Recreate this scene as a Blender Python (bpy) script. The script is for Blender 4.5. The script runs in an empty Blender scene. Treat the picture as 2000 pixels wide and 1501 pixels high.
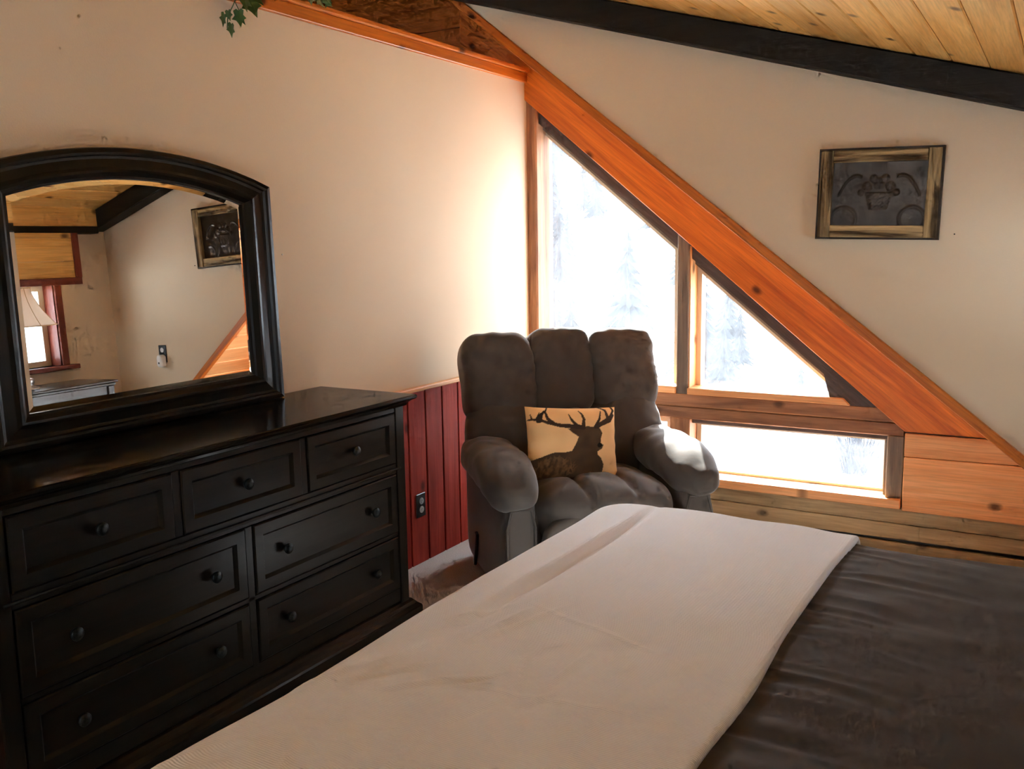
import bpy, bmesh, math, random
from mathutils import Vector, Matrix, noise
random.seed(7)
R = math.radians
SC = bpy.context.scene
COL = SC.collection

# ------------------------------------------------------------------ camera
CAM = Vector((2.65, 0.0, 1.55))
cam_d = bpy.data.cameras.new('camera')
cam_d.sensor_fit = 'HORIZONTAL'; cam_d.sensor_width = 36.0; cam_d.lens = 36.0 * 1840 / 2000
cam_d.clip_start = 0.02; cam_d.clip_end = 800
cam = bpy.data.objects.new('camera', cam_d); COL.objects.link(cam)
yaw, pit, rol = R(-30.3), R(8.6), R(-0.88)
fwd = Vector((math.sin(yaw) * math.cos(pit), math.cos(yaw) * math.cos(pit), -math.sin(pit)))
rgt = Vector((math.cos(yaw), -math.sin(yaw), 0)); up = rgt.cross(fwd)
r2 = math.cos(rol) * rgt + math.sin(rol) * up; u2 = -math.sin(rol) * rgt + math.cos(rol) * up
cam.matrix_world = Matrix(((r2.x, u2.x, -fwd.x, CAM.x), (r2.y, u2.y, -fwd.y, CAM.y), (r2.z, u2.z, -fwd.z, CAM.z), (0, 0, 0, 1)))
SC.camera = cam

# ------------------------------------------------------------------ world, sun, exposure
W = bpy.data.worlds.new('hazy_winter_sky'); SC.world = W; W.use_nodes = True
wn = W.node_tree.nodes; wl = W.node_tree.links; wn.clear()
wo = wn.new('ShaderNodeOutputWorld'); wb = wn.new('ShaderNodeBackground'); wm = wn.new('ShaderNodeMix')
wm.data_type = 'RGBA'; wsk = wn.new('ShaderNodeTexSky'); wsk.sky_type = 'HOSEK_WILKIE'; wsk.turbidity = 6.0
wsk.sun_direction = (-0.38, 0.71, 0.59); wsk.ground_albedo = 0.8
wm.inputs[0].default_value = 0.8; wl.new(wsk.outputs[0], wm.inputs[6]); wm.inputs[7].default_value = (0.78, 0.89, 1.0, 1)
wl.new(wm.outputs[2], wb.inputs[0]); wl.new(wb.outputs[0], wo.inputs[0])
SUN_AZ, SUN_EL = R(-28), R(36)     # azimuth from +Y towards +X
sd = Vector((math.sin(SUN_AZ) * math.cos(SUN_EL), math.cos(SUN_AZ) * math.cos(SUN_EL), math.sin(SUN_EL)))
# thin winter haze: even sky with a soft bright aureole around the sun
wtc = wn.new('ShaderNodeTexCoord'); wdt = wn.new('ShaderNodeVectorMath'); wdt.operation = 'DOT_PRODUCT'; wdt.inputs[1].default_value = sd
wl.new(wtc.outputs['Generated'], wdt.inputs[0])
def wmath(op, a, b):
    n_ = wn.new('ShaderNodeMath'); n_.operation = op
    for sk, v in zip(n_.inputs, (a, b)):
        if isinstance(v, (int, float)): sk.default_value = v
        else: wl.new(v, sk)
    return n_.outputs[0]
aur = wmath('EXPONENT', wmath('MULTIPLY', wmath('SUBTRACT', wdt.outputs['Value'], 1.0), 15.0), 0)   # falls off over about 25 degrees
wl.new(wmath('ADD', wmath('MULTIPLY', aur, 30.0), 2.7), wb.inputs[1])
sun_d = bpy.data.lights.new('sun', 'SUN'); sun_d.energy = 18.0; sun_d.angle = R(0.7); sun_d.color = (1.0, 0.97, 0.92)
sun = bpy.data.objects.new('sun', sun_d); COL.objects.link(sun)
sun.rotation_euler = sd.to_track_quat('Z', 'Y').to_euler(); sun.location = (0, 12, 12)
vs = SC.view_settings
vs.view_transform = 'Standard'; vs.look = 'None'; vs.gamma = 1.0; vs.use_curve_mapping = False; vs.exposure = 1.65
cy = SC.cycles
cy.use_denoising = True; cy.max_bounces = 9; cy.diffuse_bounces = 6; cy.glossy_bounces = 4; cy.transmission_bounces = 4; cy.use_adaptive_sampling = True; cy.adaptive_threshold = 0.08; cy.adaptive_min_samples = 12
cy.transparent_max_bounces = 12; cy.sample_clamp_indirect = 12.0; cy.caustics_reflective = False; cy.caustics_refractive = False

# ------------------------------------------------------------------ helpers
def V(*a): return Vector(a)

class MB:
    """collects shapes; build() links them as ONE mesh object"""
    def __init__(s): s.v = []; s.f = []
    def add(s, verts, faces):
        o = len(s.v); s.v += [Vector(p) for p in verts]; s.f += [[i + o for i in f] for f in faces]; return s
    def box(s, x0, x1, y0, y1, z0, z1):
        return s.hexa([(x0, y0, z0), (x1, y0, z0), (x1, y1, z0), (x0, y1, z0), (x0, y0, z1), (x1, y0, z1), (x1, y1, z1), (x0, y1, z1)])
    def hexa(s, p):
        return s.add(p, [(0, 3, 2, 1), (4, 5, 6, 7), (0, 1, 5, 4), (1, 2, 6, 5), (2, 3, 7, 6), (3, 0, 4, 7)])
    def prism_y(s, poly, y0, y1):
        """poly of (x, z), extruded from y0 to y1"""
        n = len(poly)
        vs_ = [(x, y0, z) for x, z in poly] + [(x, y1, z) for x, z in poly]
        fs = [list(range(n)), list(range(2 * n - 1, n - 1, -1))] + [[i, i + n, (i + 1) % n + n, (i + 1) % n] for i in range(n)]
        return s.add(vs_, fs)
    def prism_x(s, poly, x0, x1):
        n = len(poly)
        vs_ = [(x0, y, z) for y, z in poly] + [(x1, y, z) for y, z in poly]
        fs = [list(range(n)), list(range(2 * n - 1, n - 1, -1))] + [[i, i + n, (i + 1) % n + n, (i + 1) % n] for i in range(n)]
        return s.add(vs_, fs)
    def lathe(s, prof, c=(0, 0, 0), axis='Z', n=24, ripple=None):
        """prof of (r, h)"""
        vs_ = []
        for r, hh in prof:
            for k in range(n):
                a = 2 * math.pi * k / n; rr = r * (ripple(a, hh) if ripple else 1)
                p = (rr * math.cos(a), rr * math.sin(a), hh)
                if axis == 'X': p = (p[2], p[0], p[1])
                elif axis == 'Y': p = (p[0], p[2], p[1])
                vs_.append((p[0] + c[0], p[1] + c[1], p[2] + c[2]))
        fs = [[j * n + k, j * n + (k + 1) % n, (j + 1) * n + (k + 1) % n, (j + 1) * n + k] for j in range(len(prof) - 1) for k in range(n)]
        fs.append(list(range(n))[::-1]); m = (len(prof) - 1) * n; fs.append(list(range(m, m + n)))
        return s.add(vs_, fs)
    def tube(s, pts, r, n=8):
        pts = [Vector(p) for p in pts]; rs = r if isinstance(r, (list, tuple)) else [r] * len(pts); vs_ = []
        for i, p in enumerate(pts):
            t = (pts[min(i + 1, len(pts) - 1)] - pts[max(i - 1, 0)]).normalized()
            a = t.orthogonal().normalized() if i == 0 else (a - t * a.dot(t)).normalized()
            b = t.cross(a)
            vs_ += [p + (a * math.cos(2 * math.pi * k / n) + b * math.sin(2 * math.pi * k / n)) * rs[i] for k in range(n)]
        m = len(pts)
        fs = [[j * n + k, j * n + (k + 1) % n, (j + 1) * n + (k + 1) % n, (j + 1) * n + k] for j in range(m - 1) for k in range(n)]
        fs += [list(range(n))[::-1], list(range((m - 1) * n, m * n))]
        return s.add(vs_, fs)
    def puff(s, c, hs, p=3.0, n=14, fn=None, tf=None):
        """superellipsoid cushion; fn(unit, pos)->pos edits in local space, tf maps to the target space"""
        keys = {}; vs_ = []; fs = []
        def vid(q):
            k = tuple(round(t, 5) for t in q)
            if k not in keys:
                keys[k] = len(vs_)
                sc_ = 1 / (abs(q[0]) ** p + abs(q[1]) ** p + abs(q[2]) ** p) ** (1 / p)
                u = Vector(q) * sc_; pos = Vector((u.x * hs[0], u.y * hs[1], u.z * hs[2]))
                if fn: pos = fn(u, pos)
                pos = pos + Vector(c)
                if tf: pos = tf(pos)
                vs_.append(pos)
            return keys[k]
        def g(i): 
            t = -1 + 2 * i / n
            return math.tan(t * math.pi / 4)
        for ax in range(3):
            for sg in (-1, 1):
                for i in range(n):
                    for j in range(n):
                        q = []
                        for a, b in ((i, j), (i + 1, j), (i + 1, j + 1), (i, j + 1)):
                            w = [0, 0, 0]; w[ax] = sg; w[(ax + 1) % 3] = g(a); w[(ax + 2) % 3] = g(b); q.append(vid(w))
                        fs.append(q if sg > 0 else q[::-1])
        return s.add(vs_, fs)
    def grid(s, nu, nv, fn):
        vs_ = [fn(i / nu, j / nv) for j in range(nv + 1) for i in range(nu + 1)]
        fs = [[j * (nu + 1) + i, j * (nu + 1) + i + 1, (j + 1) * (nu + 1) + i + 1, (j + 1) * (nu + 1) + i] for j in range(nv) for i in range(nu)]
        return s.add(vs_, fs)
    def mesh(s, name, mat=None, bevel=0.0, seg=1, smooth=False, grain=None, recalc=True):
        me = bpy.data.meshes.new(name); bm = bmesh.new()
        bv = [bm.verts.new(p) for p in s.v]; bm.verts.ensure_lookup_table()
        for f in s.f:
            try: bm.faces.new([bv[i] for i in f])
            except ValueError: pass
        if recalc: bmesh.ops.recalc_face_normals(bm, faces=bm.faces)
        if bevel > 0:
            bmesh.ops.bevel(bm, geom=[e for e in bm.edges if len(e.link_faces) == 2 and e.calc_face_angle(0) > 0.5], offset=bevel, segments=seg, profile=0.5, affect='EDGES', clamp_overlap=True)
        if smooth:
            for f in bm.faces: f.smooth = True
        bm.to_mesh(me); bm.free()
        if grain:
            a = Vector(grain[0]).normalized(); b = Vector(grain[1]).normalized(); c = a.cross(b)
            at = me.attributes.new('grain', 'FLOAT_VECTOR', 'POINT')
            vals = []
            for v in me.vertices: vals += [v.co.dot(a), v.co.dot(b), v.co.dot(c)]
            at.data.foreach_set('vector', vals)
        if mat: me.materials.append(mat)
        return me
    def build(s, name, mat, parent=None, **k):
        return link(name, s.mesh(name, mat, **k), parent)

def link(name, me, parent=None, loc=None):
    o = bpy.data.objects.new(name, me); COL.objects.link(o)
    if loc is not None: o.location = loc
    if parent is not None: o.parent = parent
    return o
def tag(o, label=None, cat=None, group=None, kind=None):
    if label: o['label'] = label
    if cat: o['category'] = cat
    if group: o['group'] = group
    if kind: o['kind'] = kind
    return o
def empty(name, loc=(0, 0, 0), rot=(0, 0, 0)):
    o = bpy.data.objects.new(name, None); COL.objects.link(o); o.location = loc; o.rotation_euler = rot
    o.empty_display_size = 0.1
    return o
def struct(o, label=None): return tag(o, label, None, None, 'structure')
def sstep(a, b, x):
    t = min(1, max(0, (x - a) / (b - a))); return t * t * (3 - 2 * t)

# ------------------------------------------------------------------ materials
def newmat(name):
    m = bpy.data.materials.new(name); m.use_nodes = True; nt = m.node_tree
    return m, nt.nodes, nt.links, nt.nodes['Principled BSDF']
def ramp(ns, stops):
    r = ns.new('ShaderNodeValToRGB'); e = r.color_ramp.elements
    while len(e) < len(stops): e.new(0.5)
    for i, (p, c) in enumerate(stops): e[i].position = p; e[i].color = (*c, 1)
    return r
def mixrgb(ns, ls, fac, a, b, mode='MIX'):
    m = ns.new('ShaderNodeMix'); m.data_type = 'RGBA'; m.blend_type = mode
    for sock, v in ((m.inputs[0], fac), (m.inputs[6], a), (m.inputs[7], b)):
        if isinstance(v, (int, float)): sock.default_value = v
        elif isinstance(v, tuple): sock.default_value = (*v, 1)
        else: ls.new(v, sock)
    return m.outputs[2]
def noise_n(ns, ls, vec, scale, detail=3, rough=0.55, dist=0.0):
    n = ns.new('ShaderNodeTexNoise'); n.inputs['Scale'].default_value = scale; n.inputs['Detail'].default_value = detail
    n.inputs['Roughness'].default_value = rough; n.inputs['Distortion'].default_value = dist
    if vec is not None: ls.new(vec, n.inputs['Vector'])
    return n
def bump(ns, ls, bs, h, strength, dist=0.01):
    b = ns.new('ShaderNodeBump'); b.inputs['Strength'].default_value = strength; b.inputs['Distance'].default_value = dist
    ls.new(h, b.inputs['Height']); ls.new(b.outputs[0], bs.inputs['Normal']); return b
def plain(name, col, rough=0.5, metal=0.0, spec=0.5):
    m, ns, ls, bs = newmat(name)
    bs.inputs['Base Color'].default_value = (*col, 1); bs.inputs['Roughness'].default_value = rough
    bs.inputs['Metallic'].default_value = metal; bs.inputs['Specular IOR Level'].default_value = spec
    return m
def noisy(name, c0, c1, scale, rough=0.6, bstr=0.0, bscale=None, spec=0.5, sheen=0.0, coord='Object', bdist=0.01, metal=0.0, det=3):
    m, ns, ls, bs = newmat(name)
    tc = ns.new('ShaderNodeTexCoord'); n = noise_n(ns, ls, tc.outputs[coord], scale, det)
    r = ramp(ns, [(0.3, c0), (0.7, c1)]); ls.new(n.outputs[0], r.inputs[0]); ls.new(r.outputs[0], bs.inputs['Base Color'])
    bs.inputs['Roughness'].default_value = rough; bs.inputs['Specular IOR Level'].default_value = spec
    bs.inputs['Metallic'].default_value = metal
    if sheen: bs.inputs['Sheen Weight'].default_value = sheen; bs.inputs['Sheen Roughness'].default_value = 0.5
    if bstr:
        nb = noise_n(ns, ls, tc.outputs[coord], bscale or scale * 4, 1); bump(ns, ls, bs, nb.outputs[0], bstr, bdist)
    return m
def wood(name, dark, light, rough=0.45, across=16.0, along=0.9, knots=0.5, vary=0.18, bstr=0.15, spec=0.4, contrast=(0.3, 0.72), kcol=None):
    m, ns, ls, bs = newmat(name)
    at = ns.new('ShaderNodeAttribute'); at.attribute_name = 'grain'
    oi = ns.new('ShaderNodeObjectInfo'); cx = ns.new('ShaderNodeCombineXYZ')
    for i, k in enumerate((37.0, 19.0, 11.0)):
        mm = ns.new('ShaderNodeMath'); mm.operation = 'MULTIPLY'; mm.inputs[1].default_value = k
        ls.new(oi.outputs['Random'], mm.inputs[0]); ls.new(mm.outputs[0], cx.inputs[i])
    ad = ns.new('ShaderNodeVectorMath'); ad.operation = 'ADD'; ls.new(at.outputs['Vector'], ad.inputs[0]); ls.new(cx.outputs[0], ad.inputs[1])
    def scaled(v):
        s = ns.new('ShaderNodeVectorMath'); s.operation = 'MULTIPLY'; ls.new(ad.outputs[0], s.inputs[0]); s.inputs[1].default_value = v; return s.outputs[0]
    g1 = noise_n(ns, ls, scaled((along, across, across)), 1.6, 3, 0.6, 0.7)
    g2 = noise_n(ns, ls, scaled((along * 3, across * 5, across * 5)), 2.0, 2, 0.6, 0.2)
    r1 = ramp(ns, [(contrast[0], dark), (contrast[1], light)]); ls.new(g1.outputs[0], r1.inputs[0])
    r2_ = ramp(ns, [(0.35, (0.78, 0.78, 0.78)), (0.6, (1, 1, 1))]); ls.new(g2.outputs[0], r2_.inputs[0])
    col = mixrgb(ns, ls, 0.8, r1.outputs[0], r2_.outputs[0], 'MULTIPLY')
    if knots:
        vo = ns.new('ShaderNodeTexVoronoi'); vo.voronoi_dimensions = '2D'; vo.inputs['Scale'].default_value = 1.0
        ls.new(scaled((2.0, 3.2, 0)), vo.inputs['Vector'])
        kr = ramp(ns, [(0.025, (1, 1, 1)), (0.075, (0, 0, 0))]); ls.new(vo.outputs['Distance'], kr.inputs[0])
        km = ns.new('ShaderNodeMath'); km.operation = 'MULTIPLY'; km.inputs[1].default_value = knots; ls.new(kr.outputs[0], km.inputs[0])
        col = mixrgb(ns, ls, km.outputs[0], col, kcol or tuple(c * 0.18 for c in dark))
    hs = ns.new('ShaderNodeHueSaturation'); mr = ns.new('ShaderNodeMapRange'); mr.inputs[3].default_value = 1 - vary; mr.inputs[4].default_value = 1 + vary
    ls.new(oi.outputs['Random'], mr.inputs[0]); ls.new(mr.outputs[0], hs.inputs['Value']); ls.new(col, hs.inputs['Color'])
    ls.new(hs.outputs[0], bs.inputs['Base Color'])
    bs.inputs['Roughness'].default_value = rough; bs.inputs['Specular IOR Level'].default_value = spec
    if bstr: bump(ns, ls, bs, g2.outputs[0], bstr, 0.004)
    return m

M = {}
M['paint'] = noisy('beige_wall_paint', (0.70, 0.57, 0.415), (0.73, 0.595, 0.435), 1.3, 0.75, 0.12, 160, spec=0.2, bdist=0.003, det=1)
M['orange'] = wood('orange_stained_pine', (0.44, 0.10, 0.008), (0.74, 0.215, 0.020), 0.42, 13, 0.8, 0.9, 0.08)
M['amber'] = wood('amber_ceiling_pine', (0.78, 0.40, 0.09), (0.93, 0.58, 0.19), 0.5, 14, 0.9, 0.85, 0.13, kcol=(0.12, 0.05, 0.015))
M['pine'] = wood('pale_pine', (0.80, 0.35, 0.12), (0.94, 0.52, 0.24), 0.5, 14, 0.9, 0.9, 0.12)
M['brownwood'] = wood('reclaimed_brown_wood', (0.20, 0.085, 0.045), (0.52, 0.25, 0.12), 0.6, 10, 1.0, 0.7, 0.15)
M['grey'] = wood('grey_weathered_wood', (0.16, 0.12, 0.095), (0.33, 0.26, 0.20), 0.7, 15, 1.0, 0.5, 0.1)
M['greyplank'] = wood('weathered_plank', (0.36, 0.26, 0.13), (0.60, 0.45, 0.25), 0.6, 12, 1.0, 0.8, 0.1)
M['red'] = wood('red_stained_cedar', (0.23, 0.018, 0.011), (0.45, 0.052, 0.032), 0.6, 10, 0.8, 0.8, 0.16, spec=0.08)
M['redtrim'] = wood('red_brown_trim', (0.16, 0.028, 0.014), (0.27, 0.055, 0.028), 0.4, 12, 1.0, 0.0, 0.05)
M['beam'] = wood('dark_beam', (0.009, 0.008, 0.0065), (0.020, 0.0165, 0.0135), 0.6, 10, 0.8, 0.3, 0.05)
M['greydark'] = wood('dark_grey_weathered_wood', (0.075, 0.060, 0.056), (0.17, 0.135, 0.125), 0.7, 15, 1.0, 0.3, 0.1)
M['rustic'] = wood('barn_wood', (0.08, 0.05, 0.02), (0.55, 0.40, 0.20), 0.75, 22, 1.6, 0.8, 0.12, 0.5, contrast=(0.35, 0.68))
M['espresso'] = wood('espresso_wood', (0.0075, 0.005, 0.0027), (0.018, 0.012, 0.0065), 0.28, 12, 0.8, 0.0, 0.05, 0.05, spec=0.24)
M['espresso_top'] = wood('polished_espresso_wood', (0.006, 0.004, 0.0022), (0.014, 0.009, 0.005), 0.16, 12, 0.8, 0.0, 0.05, 0.03, spec=0.15)
M['cream'] = plain('cream_window_sash', (0.62, 0.55, 0.44), 0.45)
M['carpet'] = noisy('beige_carpet', (0.50, 0.43, 0.38), (0.74, 0.65, 0.58), 190, 0.95, 0.9, 320, spec=0.05, sheen=0.2)
M['black'] = plain('black_plastic', (0.012, 0.012, 0.013), 0.35)
M['white'] = plain('white_plastic', (0.75, 0.75, 0.76), 0.4)
M['pewter'] = plain('brushed_pewter', (0.55, 0.55, 0.55), 0.32, 1.0)
M['knob'] = noisy('antique_bronze', (0.02, 0.024, 0.024), (0.06, 0.068, 0.068), 120, 0.35, metal=0.9)
M['snow'] = noisy('snow', (0.80, 0.83, 0.88), (0.90, 0.92, 0.95), 0.6, 0.8, 0.3, 4, spec=0.2, bdist=0.1)
M['needles'] = noisy('frosted_needles', (0.016, 0.021, 0.027), (0.058, 0.070, 0.084), 2.4, 0.9, spec=0.1)
M['bark'] = noisy('bark', (0.09, 0.08, 0.075), (0.2, 0.18, 0.17), 5, 0.9)
M['brush'] = noisy('bare_brush', (0.02, 0.02, 0.03), (0.05, 0.05, 0.062), 6, 0.9)
def mat_glass():
    m, ns, ls, bs = newmat('window_glass'); out = ns['Material Output']; ns.remove(bs)
    t = ns.new('ShaderNodeBsdfTransparent'); t.inputs[0].default_value = (0.96, 0.98, 0.98, 1)
    g = ns.new('ShaderNodeBsdfGlossy'); g.inputs['Roughness'].default_value = 0.02
    d = ns.new('ShaderNodeBsdfTranslucent'); d.inputs[0].default_value = (0.9, 0.93, 1, 1)
    a = ns.new('ShaderNodeMixShader'); a.inputs[0].default_value = 0.05; ls.new(t.outputs[0], a.inputs[1]); ls.new(g.outputs[0], a.inputs[2])
    tc = ns.new('ShaderNodeTexCoord'); n = noise_n(ns, ls, tc.outputs['Object'], 5, 6, 0.7)
    mr = ns.new('ShaderNodeMapRange'); mr.inputs[3].default_value = 0.0; mr.inputs[4].default_value = 0.035; ls.new(n.outputs[0], mr.inputs[0])
    b = ns.new('ShaderNodeMixShader'); ls.new(mr.outputs[0], b.inputs[0]); ls.new(a.outputs[0], b.inputs[1]); ls.new(d.outputs[0], b.inputs[2])
    ls.new(b.outputs[0], out.inputs[0]); return m
M['glass'] = mat_glass()
M['mirror'] = plain('mirror_silver', (0.90, 0.90, 0.89), 0.0, 1.0)
def mat_fabric(name, c0, c1, sheen, bscale, bstr, rough=0.9):
    m, ns, ls, bs = newmat(name); tc = ns.new('ShaderNodeTexCoord')
    n = noise_n(ns, ls, tc.outputs['Object'], 3.0, 4); r = ramp(ns, [(0.3, c0), (0.7, c1)])
    ls.new(n.outputs[0], r.inputs[0]); ls.new(r.outputs[0], bs.inputs['Base Color'])
    bs.inputs['Roughness'].default_value = rough; bs.inputs['Specular IOR Level'].default_value = 0.15
    bs.inputs['Sheen Weight'].default_value = sheen; bs.inputs['Sheen Roughness'].default_value = 0.4
    n2 = noise_n(ns, ls, tc.outputs['Object'], bscale, 2); bump(ns, ls, bs, n2.outputs[0], bstr, 0.004); return m
M['micro'] = mat_fabric('taupe_microfibre', (0.092, 0.079, 0.069), (0.128, 0.110, 0.096), 0.35, 24, 0.2)
M['sheet'] = mat_fabric('dark_brown_sheet', (0.070, 0.054, 0.041), (0.088, 0.069, 0.054), 0.08, 60, 0.08, 0.7)
def mat_weave():
    m, ns, ls, bs = newmat('cream_matelasse'); tc = ns.new('ShaderNodeTexCoord')
    n = noise_n(ns, ls, tc.outputs['Object'], 2.0, 4); r = ramp(ns, [(0.3, (0.76, 0.775, 0.83)), (0.7, (0.82, 0.835, 0.89))])
    ls.new(n.outputs[0], r.inputs[0]); ls.new(r.outputs[0], bs.inputs['Base Color'])
    bs.inputs['Roughness'].default_value = 0.85; bs.inputs['Specular IOR Level'].default_value = 0.15
    bs.inputs['Sheen Weight'].default_value = 0.15
    w1 = ns.new('ShaderNodeTexWave'); w1.bands_direction = 'Y'; w1.inputs['Scale'].default_value = 55; w1.inputs['Distortion'].default_value = 0.6
    w2 = ns.new('ShaderNodeTexWave'); w2.bands_direction = 'X'; w2.inputs['Scale'].default_value = 40; w2.inputs['Distortion'].default_value = 0.6
    ls.new(tc.outputs['Object'], w1.inputs[0]); ls.new(tc.outputs['Object'], w2.inputs[0])
    mm = ns.new('ShaderNodeMath'); mm.operation = 'MULTIPLY_ADD'; mm.inputs[1].default_value = 0.45; ls.new(w2.outputs[1], mm.inputs[0]); ls.new(w1.outputs[1], mm.inputs[2])
    bump(ns, ls, bs, mm.outputs[0], 0.35, 0.003); return m
M['weave'] = mat_weave()
def mat_shade():
    m, ns, ls, bs = newmat('cream_lamp_shade')
    bs.inputs['Base Color'].default_value = (0.72, 0.56, 0.42, 1); bs.inputs['Roughness'].default_value = 0.9
    t = ns.new('ShaderNodeBsdfTranslucent'); t.inputs[0].default_value = (0.8, 0.62, 0.48, 1); mx = ns.new('ShaderNodeMixShader'); mx.inputs[0].default_value = 0.45
    ls.new(bs.outputs[0], mx.inputs[1]); ls.new(t.outputs[0], mx.inputs[2]); ls.new(mx.outputs[0], ns['Material Output'].inputs[0]); return m
M['shade'] = mat_shade()

# ------------------------------------------------------------------ key dimensions
Y0, YD = 4.24, 4.74          # beige gable wall plane, recessed window plane
XF, YB = 3.12, -2.4          # far (right) wall, back wall
def ceil_z(x): return 2.862 - 0.29 * x
def strip_lo(x): return 2.649 - 0.794 * x
SD = Vector((1, 0, -0.79)).normalized(); SU = Vector((0.79, 0, 1)).normalized()   # along / across the diagonal

# ------------------------------------------------------------------ structure: floor, walls
struct(MB().box(-3.1, 3.3, YB - .1, YD + .2, -0.12, 0).build('floor', M['carpet']), 'beige carpeted floor')
wl_ = struct(MB().box(-0.12, 0, YB, YD, 0, 2.42).build('wall_left', M['paint']), 'beige partition wall above red wainscot')
FILL_WIN = [(-2.3, -1.1, .9, 2.2), (.45, 1.35, .85, 1.95), (1.6, 2.6, .85, 1.75)]   # unseen windows behind the camera, added to bring in fill light
m = MB(); xp = -3.1
for a, b, z0, z1 in FILL_WIN: m.box(xp, a, YB - .12, YB, 0, 3.9).box(a, b, YB - .12, YB, 0, z0).box(a, b, YB - .12, YB, z1, 3.9); xp = b
struct(m.box(xp, 3.3, YB - .12, YB, 0, 3.9).build('wall_back', M['paint']), 'wall behind the viewer with windows added for fill light')
struct(MB().box(-3.12, -3.0, YB, YD + .2, 0, 3.9).build('wall_beyond', M['paint']))
# wainscot boards on the left wall
bw = 0.1425
wain = struct(MB().box(0.0, 0.004, 0.3, YD, 0, 0.85).build('trim_wainscot_backing', M['black']), 'dark grooves behind the red wainscot boards')
bme = MB().box(0.002, 0.016, -bw / 2 + 0.0042, bw / 2 - 0.0042, 0.0, 0.852).mesh('board', M['red'], bevel=0.003, grain=((0, 0, 1), (0, 1, 0)))
yy = 4.10 + bw / 2 - bw * 26
while yy + bw / 2 < YD:
    if yy > 0.3: link('board', bme, wain, (0, yy, 0))
    yy += bw
struct(MB().box(0, 0.032, 0.3, YD, 0.852, 0.872).build('trim_chair_rail', M['pine'], bevel=0.004, grain=((0, 1, 0), (1, 0, 0))), 'thin pine chair rail on left wall')
# cap of the partition
cap = struct(empty('trim_wall_cap', (0, 0, 2.42)), 'orange pine cap along the top of the left wall')
MB().box(-0.002, 0.02, YB, YD - .02, 0, 0.05).build('cap_board', M['orange'], cap, bevel=0.003, grain=((0, 1, 0), (0, 0, 1)))
MB().box(-0.15, 0.036, YB, YD - .02, 0.05, 0.072).build('cap_ledge', M['orange'], cap, bevel=0.006, seg=2, grain=((0, 1, 0), (1, 0, 0)))

# beige gable wall (near plane) above the diagonal
xs = -0.38
struct(MB().prism_y([(xs, strip_lo(xs) + .03), (XF, strip_lo(XF) + .03), (XF, ceil_z(XF) + .03), (xs, ceil_z(xs) + .03)], Y0, Y0 + .05).build('wall_gable', M['paint']), 'beige gable wall above the diagonal trim')
# far wall with window
fy0, fy1, fz0, fz1 = 2.98, 3.815, 0.965, 1.49
fw = MB().box(XF, XF + .16, YB, fy0, 0, 2.05).box(XF, XF + .16, fy1, YD + .2, 0, 2.05).box(XF, XF + .16, fy0, fy1, 0, fz0).box(XF, XF + .16, fy0, fy1, fz1, 2.05)
struct(fw.build('wall_right', M['paint']), 'beige wall with the red trimmed window')

# ceiling slab and planks
ceil = struct(MB().prism_y([(-3.1, ceil_z(-3.1) + .012), (3.4, ceil_z(3.4) + .012), (3.4, ceil_z(3.4) + .2), (-3.1, ceil_z(-3.1) + .2)], YB - .1, YD + .35).build('ceiling', M['black']), 'sloping ceiling of amber pine planks')
pw = 0.1345; sl = math.atan(0.29)
cd = Vector((math.cos(sl), 0, -math.sin(sl))); cu = Vector((math.sin(sl), 0, math.cos(sl)))
def plank_mesh(name, mat, w, l, t, dirw, dirn, bev, y0, gap=0.0015):
    m = MB(); pts = []
    for n_ in (0, t):
        for (a, yy_) in ((-w / 2 + gap, 0), (w / 2 - gap, 0), (w / 2 - gap, l), (-w / 2 + gap, l)):
            pts.append(dirw * a + dirn * n_ + Vector((0, yy_, 0)))
    return m.hexa(pts).mesh(name, mat, bevel=bev, grain=((0, 1, 0), dirw))
wpl = pw / math.cos(sl)
cme = plank_mesh('plank', M['amber'], wpl, Y0 + 0.02 - YB, 0.014, cd, cu, 0.004, YB)
x = 2.224 - pw / 2 - pw * 34
while x < 3.2:
    if x > -2.4: link('plank', cme, ceil, (x, YB, ceil_z(x)))
    x += pw
# dark beams under the ceiling
hb = 0.125
def beam_poly(x0, x1, h): return [(x0, ceil_z(x0) - .002 - h), (x1, ceil_z(x1) - .002 - h), (x1, ceil_z(x1) - .002), (x0, ceil_z(x0) - .002)]
struct(MB().prism_y(beam_poly(-0.6, XF, hb), Y0 - .10, Y0).build('trim_gable_beam', M['beam'], bevel=0.006, grain=((1, 0, -.29), (0, 0, 1))), 'dark brown beam sloping along the gable wall')
struct(MB().box(XF - .09, XF, YB, Y0 - .1, 1.815, 1.862).build('trim_eave_beam', M['beam'], bevel=0.006, grain=((0, 1, 0), (0, 0, 1))), 'dark brown beam along the top of the right wall')

struct(MB().box(XF - .075, XF, YB, Y0 - .1, 1.862, 1.985).build('trim_frieze', M['amber'], grain=((0, 1, 0), (0, 0, 1))), 'amber pine board above the eave beam')
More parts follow.
